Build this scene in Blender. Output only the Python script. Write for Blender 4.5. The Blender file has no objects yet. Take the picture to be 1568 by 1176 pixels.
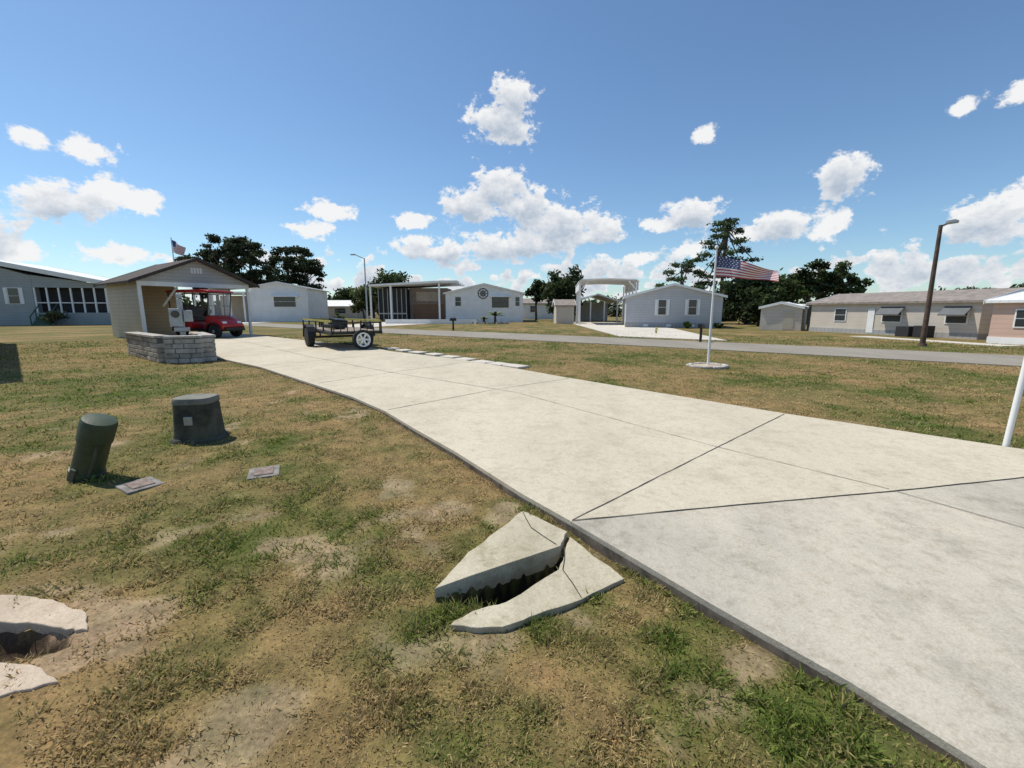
import bpy, bmesh, math, random
import numpy as np
from mathutils import Vector, Matrix, Euler
random.seed(7); rng=np.random.default_rng(7)
sc=bpy.context.scene
R=math.radians

# ------------------------------------------------------------------ materials
def newmat(name):
    m=bpy.data.materials.new(name); m.use_nodes=True
    nt=m.node_tree; b=nt.nodes['Principled BSDF']
    return m,nt,b
def mat(name,col,rough=.6,var=.12,scale=3.,metal=0.,bump=0.,bscale=40.,spec=.4,dirt=None):
    m,nt,b=newmat(name); N=nt.nodes; L=nt.links
    tc=N.new('ShaderNodeTexCoord'); no=N.new('ShaderNodeTexNoise')
    no.inputs['Scale'].default_value=scale; no.inputs['Detail'].default_value=6; no.inputs['Roughness'].default_value=.65
    L.new(tc.outputs['Object'],no.inputs['Vector'])
    cr=N.new('ShaderNodeValToRGB'); cr.color_ramp.elements[0].position=.3; cr.color_ramp.elements[1].position=.7
    d=dirt or [c*(1-2*var) for c in col]
    cr.color_ramp.elements[0].color=(*d,1); cr.color_ramp.elements[1].color=(*[min(1,c*(1+var)) for c in col],1)
    L.new(no.outputs['Fac'],cr.inputs['Fac']); L.new(cr.outputs['Color'],b.inputs['Base Color'])
    b.inputs['Roughness'].default_value=rough; b.inputs['Metallic'].default_value=metal
    b.inputs['Specular IOR Level'].default_value=spec
    if bump>0:
        n2=N.new('ShaderNodeTexNoise'); n2.inputs['Scale'].default_value=bscale; n2.inputs['Detail'].default_value=5
        L.new(tc.outputs['Object'],n2.inputs['Vector'])
        bp=N.new('ShaderNodeBump'); bp.inputs['Strength'].default_value=bump; bp.inputs['Distance'].default_value=.02
        L.new(n2.outputs['Fac'],bp.inputs['Height']); L.new(bp.outputs['Normal'],b.inputs['Normal'])
    return m
def siding(name,col,pitch=.16,axis='Z',depth=.35):
    m,nt,b=newmat(name); N=nt.nodes; L=nt.links
    tc=N.new('ShaderNodeTexCoord'); sp=N.new('ShaderNodeSeparateXYZ'); L.new(tc.outputs['Object'],sp.inputs[0])
    def M(op,a,bv=None):
        n=N.new('ShaderNodeMath'); n.operation=op
        if isinstance(a,(int,float)): n.inputs[0].default_value=a
        else: L.new(a,n.inputs[0])
        if bv is not None:
            if isinstance(bv,(int,float)): n.inputs[1].default_value=bv
            else: L.new(bv,n.inputs[1])
        return n.outputs[0]
    fr=M('FRACT',M('DIVIDE',sp.outputs[axis],pitch))
    cr=N.new('ShaderNodeValToRGB'); e=cr.color_ramp.elements
    e[0].position=0; e[0].color=(*[c*(1-depth) for c in col],1); e[1].position=.16; e[1].color=(*col,1)
    L.new(fr,cr.inputs['Fac'])
    no=N.new('ShaderNodeTexNoise'); no.inputs['Scale'].default_value=1.1; no.inputs['Detail'].default_value=7
    L.new(tc.outputs['Object'],no.inputs['Vector'])
    mx=N.new('ShaderNodeMix'); mx.data_type='RGBA'; mx.blend_type='MULTIPLY'; mx.inputs[0].default_value=.3
    L.new(cr.outputs['Color'],mx.inputs[6])
    c2=N.new('ShaderNodeValToRGB'); c2.color_ramp.elements[0].position=.3; c2.color_ramp.elements[1].position=.65
    c2.color_ramp.elements[0].color=(.62,.6,.56,1); L.new(no.outputs['Fac'],c2.inputs['Fac'])
    L.new(c2.outputs['Color'],mx.inputs[7]); L.new(mx.outputs[2],b.inputs['Base Color'])
    bp=N.new('ShaderNodeBump'); bp.inputs['Strength'].default_value=.6; bp.inputs['Distance'].default_value=.02
    L.new(fr,bp.inputs['Height']); L.new(bp.outputs['Normal'],b.inputs['Normal'])
    b.inputs['Roughness'].default_value=.6
    return m
def attrmat(name,rough=.8,noise=.35,nscale=60.,trans=0.,bump=0.,spec=.2):
    m,nt,b=newmat(name); N=nt.nodes; L=nt.links
    at=N.new('ShaderNodeAttribute'); at.attribute_name='Col'
    out=at.outputs['Color']
    if noise>0:
        tc=N.new('ShaderNodeTexCoord')
        def layer(out,sc_,ro,p0,a,p1,bb,det=8):
            no=N.new('ShaderNodeTexNoise'); no.inputs['Scale'].default_value=sc_
            no.inputs['Detail'].default_value=det; no.inputs['Roughness'].default_value=ro
            L.new(tc.outputs['Object'],no.inputs['Vector'])
            cr=N.new('ShaderNodeValToRGB'); cr.color_ramp.elements[0].position=p0; cr.color_ramp.elements[1].position=p1
            cr.color_ramp.elements[0].color=(*a,1); cr.color_ramp.elements[1].color=(*bb,1)
            L.new(no.outputs['Fac'],cr.inputs['Fac'])
            mx=N.new('ShaderNodeMix'); mx.data_type='RGBA'; mx.blend_type='MULTIPLY'; mx.inputs[0].default_value=1
            L.new(out,mx.inputs[6]); L.new(cr.outputs['Color'],mx.inputs[7]); return mx.outputs[2],no.outputs['Fac']
        a=1-noise; out,nf=layer(out,nscale,.75,.32,(a,a,a),.68,(1,1,1))
        a=1-noise*.8; out,_=layer(out,nscale*.12,.7,.35,(a,a*1.03,a*.95),.65,(1.1,1.08,1.05))
        out,_=layer(out,.45,.75,.38,(.72,.84,.66),.6,(1.14,1.04,1.0),9)
        if bump>0:
            bp=N.new('ShaderNodeBump'); bp.inputs['Strength'].default_value=bump; bp.inputs['Distance'].default_value=.03
            L.new(nf,bp.inputs['Height']); L.new(bp.outputs['Normal'],b.inputs['Normal'])
    L.new(out,b.inputs['Base Color']); b.inputs['Roughness'].default_value=rough
    b.inputs['Specular IOR Level'].default_value=spec
    if trans>0:
        tr=N.new('ShaderNodeBsdfTranslucent'); L.new(out,tr.inputs['Color'])
        ms=N.new('ShaderNodeMixShader'); ms.inputs[0].default_value=trans
        L.new(b.outputs[0],ms.inputs[1]); L.new(tr.outputs[0],ms.inputs[2])
        L.new(ms.outputs[0],N['Material Output'].inputs['Surface'])
    return m
def concrete(name,c1,c2,stain,s1=.55):
    m,nt,b=newmat(name); N=nt.nodes; L=nt.links
    tc=N.new('ShaderNodeTexCoord')
    def noise(s,d=8,r=.65,vec=None):
        n=N.new('ShaderNodeTexNoise'); n.inputs['Scale'].default_value=s; n.inputs['Detail'].default_value=d; n.inputs['Roughness'].default_value=r
        L.new(vec or tc.outputs['Object'],n.inputs['Vector']); return n.outputs['Fac']
    def ramp(f,p0,a,p1,bb):
        c=N.new('ShaderNodeValToRGB'); c.color_ramp.elements[0].position=p0; c.color_ramp.elements[1].position=p1
        c.color_ramp.elements[0].color=(*a,1); c.color_ramp.elements[1].color=(*bb,1); L.new(f,c.inputs['Fac']); return c.outputs['Color']
    def mul(a,bb,f=1.):
        x=N.new('ShaderNodeMix'); x.data_type='RGBA'; x.blend_type='MULTIPLY'; x.inputs[0].default_value=f
        L.new(a,x.inputs[6]); L.new(bb,x.inputs[7]); return x.outputs[2]
    mp=N.new('ShaderNodeMapping'); mp.inputs['Rotation'].default_value=(0,0,R(45)); mp.inputs['Scale'].default_value=(1,.35,1)
    L.new(tc.outputs['Object'],mp.inputs['Vector'])
    base=ramp(noise(s1,10,.7,mp.outputs[0]),.38,c2,.60,c1)
    o=mul(base,ramp(noise(2.3,10,.78),.36,stain,.5,(1,1,1)))
    o=mul(o,ramp(noise(90,4,.7),.3,(.76,.76,.76),.6,(1,1,1)))
    o=mul(o,ramp(noise(14,9,.8),.36,(.82,.80,.76),.5,(1,1,1)))
    L.new(o,b.inputs['Base Color']); b.inputs['Roughness'].default_value=.85; b.inputs['Specular IOR Level'].default_value=.2
    bp=N.new('ShaderNodeBump'); bp.inputs['Strength'].default_value=.3; bp.inputs['Distance'].default_value=.01
    L.new(noise(120,4,.7),bp.inputs['Height']); L.new(bp.outputs['Normal'],b.inputs['Normal'])
    return m

# ------------------------------------------------------------------ mesh tools
def link(o): sc.collection.objects.link(o); return o
def empty(name,loc=(0,0,0),rz=0,s=1):
    o=bpy.data.objects.new(name,None); o.empty_display_size=.2; link(o)
    o.location=loc; o.rotation_euler=(0,0,rz); o.scale=(s,s,s); return o
class MB:
    def __init__(s): s.v=[]; s.f=[]
    def add(s,v,f):
        k=len(s.v); s.v+= [tuple(a) for a in v]; s.f+=[tuple(i+k for i in q) for q in f]; return s
    def box(s,c,d,rot=(0,0,0)):
        M=Euler(rot).to_matrix(); C=Vector(c); x,y,z=[a/2 for a in d]
        vs=[C+M@Vector((a*x,b*y,e*z)) for e in(-1,1) for b in(-1,1) for a in(-1,1)]
        return s.add(vs,[(0,2,3,1),(4,5,7,6),(0,1,5,4),(2,6,7,3),(0,4,6,2),(1,3,7,5)])
    def b2(s,a,b):
        return s.box([(a[i]+b[i])/2 for i in range(3)],[abs(b[i]-a[i]) for i in range(3)])
    def cyl(s,p0,p1,r0,r1=None,n=10):
        r1=r0 if r1 is None else r1
        p0=Vector(p0);p1=Vector(p1); d=(p1-p0).normalized()
        q=d.to_track_quat('Z','Y').to_matrix(); vs=[]
        for p,r in((p0,r0),(p1,r1)):
            for i in range(n):
                t=2*math.pi*i/n; vs.append(p+q@Vector((r*math.cos(t),r*math.sin(t),0)))
        fs=[(i,(i+1)%n,n+(i+1)%n,n+i) for i in range(n)]+[tuple(range(n-1,-1,-1)),tuple(range(n,2*n))]
        return s.add(vs,fs)
    def lathe(s,c,prof,n=20,axis='Z',rot=None,sq=None):
        vs=[];C=Vector(c);m=len(prof)
        for r,h in prof:
            for i in range(n):
                t=2*math.pi*i/n; cx,cy=math.cos(t),math.sin(t)
                if sq:
                    cx=math.copysign(abs(cx)**(2/sq[0]),cx); cy=math.copysign(abs(cy)**(2/sq[0]),cy)*sq[1]
                v=Vector((r*cx,r*cy,h))
                if axis=='X': v=Vector((v.z,v.x,v.y))
                if axis=='Y': v=Vector((v.x,v.z,v.y))
                if rot is not None: v=rot@v
                vs.append(C+v)
        fs=[(j*n+i,j*n+(i+1)%n,(j+1)*n+(i+1)%n,(j+1)*n+i) for j in range(m-1) for i in range(n)]
        fs+=[tuple(range(n)),tuple(range((m-1)*n,m*n))]
        return s.add(vs,fs)
    def prism(s,poly,z0,z1):
        n=len(poly); vs=[(x,y,z0) for x,y in poly]+[(x,y,z1) for x,y in poly]
        return s.add(vs,[tuple(range(n-1,-1,-1)),tuple(range(n,2*n))]+[(i,(i+1)%n,n+(i+1)%n,n+i) for i in range(n)])
    def ext(s,prof,axis,a,b):
        n=len(prof)
        mk=(lambda p,t:(p[0],t,p[1])) if axis=='y' else (lambda p,t:(t,p[0],p[1]))
        vs=[mk(p,a) for p in prof]+[mk(p,b) for p in prof]
        return s.add(vs,[tuple(range(n)),tuple(range(2*n-1,n-1,-1))]+[(i,n+i,n+(i+1)%n,(i+1)%n) for i in range(n)])
    def obj(s,name,m,parent=None,bevel=0,smooth=False,loc=None,rz=0):
        me=bpy.data.meshes.new(name); me.from_pydata(s.v,[],s.f)
        bm=bmesh.new(); bm.from_mesh(me); bmesh.ops.recalc_face_normals(bm,faces=bm.faces)
        if bevel>0:
            es=[e for e in bm.edges if len(e.link_faces)==2 and e.calc_face_angle(0)>.5]
            bmesh.ops.bevel(bm,geom=es,offset=bevel,segments=2,affect='EDGES',profile=.5,clamp_overlap=True)
        bm.to_mesh(me); bm.free()
        me.materials.append(m)
        if smooth:
            for p in me.polygons: p.use_smooth=True
            try: me.set_sharp_from_angle(angle=R(40))
            except Exception: pass
        o=bpy.data.objects.new(name,me); link(o)
        if loc is not None: o.location=loc
        o.rotation_euler=(0,0,rz)
        if parent: o.parent=parent
        return o
def npmesh(name,V,F,m,col=None,parent=None):
    me=bpy.data.meshes.new(name); k=F.shape[1]
    me.vertices.add(len(V)); me.vertices.foreach_set('co',V.astype(np.float32).ravel())
    me.loops.add(F.size); me.loops.foreach_set('vertex_index',F.astype(np.int32).ravel())
    me.polygons.add(len(F)); me.polygons.foreach_set('loop_start',np.arange(0,F.size,k,dtype=np.int32))
    me.update(calc_edges=True)
    if col is not None:
        a=me.color_attributes.new('Col','FLOAT_COLOR','POINT')
        c=np.ones((len(V),4),np.float32); c[:,:3]=col; a.data.foreach_set('color',c.ravel())
    me.materials.append(m); o=bpy.data.objects.new(name,me); link(o)
    if parent: o.parent=parent
    return o

# ------------------------------------------------------------------ noise on the plane
tab=rng.random((256,256))
def vn(x,y):
    xi=np.floor(x).astype(int); yi=np.floor(y).astype(int); fx=x-xi; fy=y-yi
    fx=fx*fx*(3-2*fx); fy=fy*fy*(3-2*fy)
    a=tab[xi%256,yi%256];b=tab[(xi+1)%256,yi%256];c=tab[xi%256,(yi+1)%256];d=tab[(xi+1)%256,(yi+1)%256]
    return (a*(1-fx)+b*fx)*(1-fy)+(c*(1-fx)+d*fx)*fy
def fbm(x,y,s=1.,o=5):
    r=0;a=.5;t=0
    for i in range(o):
        r=r+a*vn(x*s+17.3*i,y*s-9.1*i); t+=a; a*=.55; s*=2.03
    return r/t
def inpoly(x,y,P):
    r=np.zeros(np.shape(x),bool); n=len(P)
    for i in range(n):
        x0,y0=P[i];x1,y1=P[(i+1)%n]
        if y0==y1: continue
        c=((y0>y)!=(y1>y))&(x<(x1-x0)*(y-y0)/(y1-y0)+x0); r^=c
    return r
def dseg(x,y,P):
    d=np.full(np.shape(x),1e9)
    for (x0,y0),(x1,y1) in zip(P[:-1],P[1:]):
        L=(x1-x0)**2+(y1-y0)**2; t=np.clip(((x-x0)*(x1-x0)+(y-y0)*(y1-y0))/L,0,1)
        d=np.minimum(d,np.hypot(x-x0-t*(x1-x0),y-y0-t*(y1-y0)))
    return d
sst=lambda a,b,x:(lambda t:t*t*(3-2*t))(np.clip((x-a)/(b-a),0,1))

# ------------------------------------------------------------------ plan layout (metres)
EDGE_L=[(2.8,-12),(2.7,-3),(2.05,.2),(1.51,1.22),(1.34,1.51),(1.02,1.95),(.41,2.85),(.08,3.31),(-.57,4.34),(-1.2,5.25),(-1.84,6.21),(-2.71,7.29),(-3.95,8.58),(-6.49,11.23),(-10.3,14.51),(-18.4,22.0)]
EDGE_R=[(-15.4,26.3),(-10.6,21.9),(-5.98,17.88),(-4.31,15.65),(-1.66,13.17),(.1,10.98),(1.1,9.59),(2.55,7.76),(3.88,6.09),(5.42,4.45),(6.9,2.9),(8.6,0.5),(9,-12)]
DRIVE=EDGE_L+EDGE_R
J2=[(.41,2.85),(1.545,3.07),(3.18,3.37),(4.5,3.65),(6.05,3.80)]
NEAR=EDGE_L[:7]+J2[1:]+EDGE_R[10:]
FAR=EDGE_L[6:]+EDGE_R[:10]+[(6.04,3.815),(4.49,3.665),(3.17,3.385),(1.54,3.085)]
ROAD=[(-60,70.3),(-6.74,27.7),(5.87,18.1),(10.9,14.0),(13.55,11.7),(60,-26),(66,-24),(16.8,14.4),(13.5,17.3),(7.3,22.5),(.68,28),(-8.3,34.6),(-60,76)]
PADA=[(-.418,2.134),(-.27,2.50),(-.106,2.76),(.078,3.06),(.22,2.92),(.375,2.75),(.31,2.57)]
PADB=[(-.30,1.90),(-.20,2.0),(-.03,2.07),(.275,2.36),(.335,2.56),(.39,2.74),(.64,2.27),(.37,2.09),(.12,1.97),(-.013,1.90),(-.16,1.88)]
HOLE=[(-.418,2.12),(-.1,2.33),(.29,2.56),(.33,2.54),(.25,2.33),(-.03,2.06),(-.2,2.08)]
SH=[(-2.9,2.00),(-2.484,1.90),(-2.27,1.88),(-2.1,1.84),(-1.98,1.77),(-2.06,1.71),(-2.2,1.66),(-2.6,1.66)]
def gz(x,y):
    fade=np.clip((15-np.hypot(x,y))/5,0,1)
    z=(fbm(x,y,1.6,4)-.5)*.05*fade
    z=z-.05*np.exp(-((x+.1)**2+(y-2.3)**2)/.5)
    z=z-.02*np.exp(-(dseg(x,y,EDGE_L)/.06)**2)*fade
    d=dseg(x,y,HOLE+[HOLE[0]]); ins=inpoly(x,y,HOLE); z=np.where(ins,z-.02-np.clip(d/.03,0,1)*.28,z)
    d=dseg(x,y,SH+[SH[0]]); ins=inpoly(x,y,SH); z=np.where(ins,z-np.clip(d/.05,0,1)*.16,z)
    return z
def gcol(x,y):
    g=.29+(fbm(x+40,y,.55,4)-.5)*2.1+(fbm(x,y+70,3.,3)-.5)*1.5
    for cx,cy,sx,sy,a in((-1.7,2.5,.9,.6,.6),(-3.2,4.6,2.0,1.6,.55),(-1.1,3.0,.6,.6,.3),(-3,8,3,2,.1),(1.0,2.0,.3,.3,-.1),(1.15,1.5,.35,.45,.3),(-6,9,3,2,.2),(-.5,3.4,.5,.6,-.6),(-1.3,4.8,.5,.8,-.3),(-.3,1.5,.8,.25,-.35),(-2,1.8,.5,.25,-.8),(.2,1.6,.4,.3,-.2),(-.9,1.25,.8,.2,-.25)):
        g=g+a*np.exp(-((x-cx)/sx)**2-((y-cy)/sy)**2)
    g=np.where(y>14,g+.08,g)
    g=np.clip(g,0,1)
    q=fbm(x-12,y+33,2.3,5)+.20*np.exp(-((x+2)/.5)**2-((y-1.85)/.3)**2)+.14*np.exp(-((x+.55)/.4)**2-((y-3.3)/.5)**2)+.14*np.exp(-((x+1.3)/1.)**2-((y-1.1)/.25)**2)
    s=sst(.59,.73,q-.3*np.clip((np.hypot(x,y)-6)/8,0,1))*.8
    return g,s
GREEN=np.array([.145,.17,.042]); STRAW=np.array([.40,.28,.135]); SAND=np.array([.54,.41,.285])

# ------------------------------------------------------------------ ground
def spaced(lo,hi,f0,f1,step,ratio=1.08):
    a=list(np.arange(f0,f1,step)); s=step;x=a[-1]
    while x<hi: s*=ratio; x+=s; a.append(x)
    s=step;x=f0
    while x>lo: s*=ratio; x-=s; a.insert(0,x)
    return np.array(a)
xs=spaced(-1500,1500,-3.2,2.2,.03,1.04); ys=spaced(-600,2500,.9,4.2,.03,1.035)
X,Y=np.meshgrid(xs,ys); nx,ny=len(xs),len(ys)
x=X.ravel();y=Y.ravel(); z=gz(x,y); g,s=gcol(x,y)
col=GREEN*g[:,None]+STRAW*(1-g[:,None]); col=col*(1-s[:,None])+SAND*s[:,None]
col*= (.8+.4*fbm(x,y,9,3))[:,None]
dd=dseg(x,y,EDGE_L); e=np.clip(1-dd/.10,0,1)*.5; col=col*(1-e[:,None])+np.array([.09,.065,.045])*e[:,None]  # soil gap along the slab edge, with its shade put into the colour
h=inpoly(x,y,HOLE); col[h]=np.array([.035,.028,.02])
h=inpoly(x,y,SH); col[h]=np.array([.15,.11,.075])
i=np.arange((nx-1)*(ny-1)); r0=i//(nx-1); c0=i%(nx-1); a=r0*nx+c0
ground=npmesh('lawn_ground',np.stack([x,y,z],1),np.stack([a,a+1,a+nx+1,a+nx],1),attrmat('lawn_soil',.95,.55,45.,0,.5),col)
ground.data.polygons.foreach_set('use_smooth',np.ones(len(ground.data.polygons),bool))

# ------------------------------------------------------------------ grass blades
n=520000
r=.95*(30/.95)**rng.random(n); th=(rng.random(n)-.5)*R(106)
gx=r*np.sin(th);gy=r*np.cos(th)
SLABS=inpoly(gx,gy,DRIVE)&(dseg(gx,gy,EDGE_L)>.015)
keep=~SLABS&~inpoly(gx,gy,ROAD)&~inpoly(gx,gy,PADA)&~inpoly(gx,gy,PADB)&~inpoly(gx,gy,HOLE)&~inpoly(gx,gy,SH)
keep&=~inpoly(gx,gy,[(-19,22),(-15.4,26.6),(-19.8,29.8),(-23.2,25.3)])
g,s=gcol(gx,gy); clump=fbm(gx,gy,7,3)
keep&=rng.random(n)<(1-.93*s)*(.35+.65*sst(.38,.6,clump))
keep&=~((abs(gx+2.32)<.17)&(abs(gy-3.9)<.19))&~((abs(gx+3.23)<.2)&(abs(gy-3.6)<.18))
gx,gy,g,s,r,clump=[q[keep] for q in(gx,gy,g,s,r,clump)]; n=len(gx)
ln=(.014+.032*rng.random(n)**2)*(.7+1.0*sst(.45,.68,clump))*(.65+.6*g)+r*.0012; wd=.0013+.0015*rng.random(n)+r*.0007
az=rng.random(n)*2*math.pi; lean=.5+rng.random(n)*1.0
dx=np.cos(az)*np.sin(lean)*ln; dy=np.sin(az)*np.sin(lean)*ln; dz=np.cos(lean)*ln
pa=rng.random(n)*2*math.pi; wx=np.cos(pa)*wd; wy=np.sin(pa)*wd; z0=gz(gx,gy)-.002
V=np.empty((n,4,3)); V[:,0]=np.stack([gx-wx,gy-wy,z0],1);V[:,1]=np.stack([gx+wx,gy+wy,z0],1)
V[:,2]=np.stack([gx+dx*.55+wx*.8,gy+dy*.55+wy*.8,z0+dz*.7],1);V[:,3]=np.stack([gx+dx,gy+dy,z0+dz],1)
rr=rng.random(n); gb=np.clip(g*1.05+(rr-.5)*.9,0,1)[:,None]
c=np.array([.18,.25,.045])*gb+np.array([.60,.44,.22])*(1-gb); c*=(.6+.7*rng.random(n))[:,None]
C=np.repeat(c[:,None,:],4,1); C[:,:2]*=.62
b=np.arange(n)*4
F=np.concatenate([np.stack([b,b+1,b+2],1),np.stack([b,b+2,b+3],1)])
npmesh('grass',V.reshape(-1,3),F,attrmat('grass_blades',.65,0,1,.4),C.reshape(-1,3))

# ------------------------------------------------------------------ paving
mDrive=concrete('driveway_concrete',(.64,.57,.44),(.55,.49,.375),(.85,.84,.82))
mDrive2=concrete('driveway_concrete_worn',(.60,.54,.43),(.42,.385,.325),(.78,.78,.77),.4)
mJoint=mat('joint_dirt',(.07,.06,.05),.9,.3,20)
mWalk=concrete('light_concrete',(.68,.63,.55),(.60,.55,.47),(.9,.9,.88))
drv=empty('driveway')
MB().prism(FAR,-.12,.05).obj('slab_field',mDrive,drv,0)
MB().prism(NEAR,-.12,.048).obj('slab_near',mDrive2,drv,0)
def ribbon(pts,w,z,jit=.004):
    m=MB(); P=[]
    for (x0,y0),(x1,y1) in zip(pts[:-1],pts[1:]):
        L=math.hypot(x1-x0,y1-y0); k=max(1,int(L/.12))
        for i in range(k): t=i/k; P.append((x0+(x1-x0)*t,y0+(y1-y0)*t))
    P.append(pts[-1]); vs=[]
    for i,p in enumerate(P):
        q=P[min(i+1,len(P)-1)];o=P[max(i-1,0)]; dx,dy=q[0]-o[0],q[1]-o[1];L=math.hypot(dx,dy) or 1
        nx_,ny_=-dy/L,dx/L; j=random.uniform(-jit,jit); ww=w*random.uniform(.6,1.3)
        vs+=[(p[0]+nx_*(ww+j),p[1]+ny_*(ww+j),z),(p[0]-nx_*(ww-j),p[1]-ny_*(ww-j),z)]
    m.add(vs,[(2*i,2*i+1,2*i+3,2*i+2) for i in range(len(P)-1)]); return m
for k,(pts,w) in enumerate([([(.42,2.86),(2.1,4.42),(3.85,6.03)],.005),([(.07,7.70),(2.215,4.51),(3.10,3.40)],.0035),([(3.12,3.35),(3.46,2.74),(4.4,1.2),(5,-3)],.0035),
      ([(-1.83,6.3),(-.3,8.0),(1.21,9.3)],.006),([(-3.9,8.7),(-2.6,10.6),(-1.2,12.4)],.007),([(.07,7.70),(-3.04,10.4),(-6.5,13.9),(-10.6,18.5),(-16,24)],.006),
      ([(-6.6,11.5),(-3.9,15.1)],.008),([(-10,14.5),(-6.6,18.0)],.009),([(-13.8,18.1),(-10.5,21.5)],.01)]):
    ribbon(pts,w,.0545,.003).obj('joint_%d'%k,mJoint,drv)
ribbon([(.42,2.853),(1.55,3.077),(3.18,3.377),(4.5,3.657),(6,3.8)],.0045,.0545,.003).obj('joint_j2',mJoint,drv)
# slab-side shade painted as a dark strip, standing 4 mm proud of the slab side
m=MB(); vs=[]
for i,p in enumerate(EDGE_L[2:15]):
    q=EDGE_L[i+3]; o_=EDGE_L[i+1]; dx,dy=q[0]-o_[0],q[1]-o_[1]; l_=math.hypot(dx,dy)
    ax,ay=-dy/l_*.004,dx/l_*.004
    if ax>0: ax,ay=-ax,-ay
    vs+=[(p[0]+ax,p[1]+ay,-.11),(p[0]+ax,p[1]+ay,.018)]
m.add(vs,[(2*i,2*i+2,2*i+3,2*i+1) for i in range(12)]); m.obj('shade_strip',mat('painted_edge_shade',(.17,.14,.11),.95,.4,9),drv)
mRoad=concrete('road_asphalt_aged',(.34,.31,.255),(.28,.25,.21),(.9,.9,.9))
MB().prism(ROAD,-.1,.03).obj('road',mRoad)
dr=empty('storm_drain_apron')
mPad=concrete('apron_concrete',(.58,.52,.39),(.45,.40,.29),(.70,.68,.60),2)
def slabz(P,z1,t,f):
    n=len(P); vs=[(x,y,z1+f(x,y)-t) for x,y in P]+[(x,y,z1+f(x,y)) for x,y in P]
    return MB().add(vs,[tuple(range(n-1,-1,-1)),tuple(range(n,2*n))]+[(i,(i+1)%n,n+(i+1)%n,n+i) for i in range(n)])
def rough(P,k=4,j=.008):
    o=[]
    for (x0,y0),(x1,y1) in zip(P,P[1:]+P[:1]):
        for i in range(k):
            t=i/k; jj=0 if i==0 else j
            o.append((x0+(x1-x0)*t+random.uniform(-jj,jj),y0+(y1-y0)*t+random.uniform(-jj,jj)))
    return o
slabz(rough(PADA),.025,.13,lambda x,y:.0).obj('slab_left',mPad,dr,.004)
slabz(rough(PADB),-.005,.09,lambda x,y:.0).obj('slab_right',mPad,dr,.004)
ribbon([(.078,3.05),(.13,2.8),(.28,2.58)],.003,.030,.003).obj('crack_1',mJoint,dr)
ribbon([(.34,2.6),(.30,2.35),(.37,2.1)],.003,.0,.004).obj('crack_2',mJoint,dr)
mSand=concrete('washout_slab',(.60,.49,.37),(.50,.40,.30),(.85,.82,.78),2)
ws=empty('broken_concrete_slab')
slabz(rough([(-3.0,2.13),(-2.5,2.08),(-2.3,2.03),(-2.12,1.96),(-2.0,1.84),(-2.1,1.84),(-2.28,1.88),(-2.5,1.895),(-3.0,1.97)],4,.010),.018,.1,lambda x,y:0).obj('slab_back',mSand,ws,.006)
slabz(rough([(-2.7,1.66),(-2.2,1.65),(-1.98,1.62),(-1.84,1.55),(-2.0,1.48),(-2.7,1.42)],4,.010),.016,.1,lambda x,y:0).obj('slab_front',mSand,ws,.006)
for (a,b_) in((-4.66,16.96),(-4.0,16.2),(-3.32,15.4),(-2.6,14.7),(-1.96,13.9),(-1.4,13.2),(-.83,12.5),(-.35,12.0),(.1,11.55)):
    MB().box((0,0,0),(.62,.42,.07)).obj('stepping_stone',mWalk,None,.02,loc=(a,b_,.025),rz=R(-45)+random.uniform(-.15,.15))

# ------------------------------------------------------------------ common materials
White=mat('white_paint',(.82,.82,.80),.5,.05,1.5); Glass=mat('window_glass',(.03,.035,.04),.12,.3,2,spec=.8)
Black=mat('black_metal',(.02,.02,.02),.45,.2,6); Rubber=mat('tyre_rubber',(.025,.025,.025),.85,.2,10)
Galv=mat('galvanised',(.42,.43,.44),.4,.12,5,.6); Dark=mat('dark_screen',(.03,.032,.035),.7,.2,2)
RoofW=siding('white_metal_roof',(.76,.77,.77),.3,'X',.15); Brown=mat('brown_trim',(.055,.038,.03),.6,.2,3)

def gable(parent,w,d,eave,peak,wall,roof,ridge='y',x0=0,y0=0,over=.35,base=0,th=.12,trim=White,apex=.5):
    if ridge=='y': prof=[(x0,base),(x0+w,base),(x0+w,eave),(x0+w*apex,peak),(x0,eave)]; ax='y';a,b=y0,y0+d; span=w; o=x0
    else: prof=[(y0,base),(y0+d,base),(y0+d,eave),(y0+d*apex,peak),(y0,eave)]; ax='x';a,b=x0,x0+w; span=d; o=y0
    if wall: MB().ext(prof,ax,a,b).obj('walls',wall,parent)
    m=MB(); mf=MB()
    sl=(peak-eave)/(span*apex); sr=(peak-eave)/(span*(1-apex)); e=.012
    L=[(o-over,eave-sl*over+e),(o+span*apex,peak+e),(o+span+over,eave-sr*over+e)]
    m.ext([L[0],L[1],L[2],(L[2][0],L[2][1]+th),(L[1][0],L[1][1]+th),(L[0][0],L[0][1]+th)],ax,a-over,b+over).obj('roof',roof,parent)
    q=.03
    for s0 in((a-over-.03),(b+over+.003)):
        mf.ext([(L[0][0]-q,L[0][1]-.05),(L[1][0],L[1][1]-.05),(L[2][0]+q,L[2][1]-.05),(L[2][0]+q,L[2][1]+th+.015),(L[1][0],L[1][1]+th+.02),(L[0][0]-q,L[0][1]+th+.015)],ax,s0,s0+.027)
    mf.obj('fascia',trim,parent)
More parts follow.
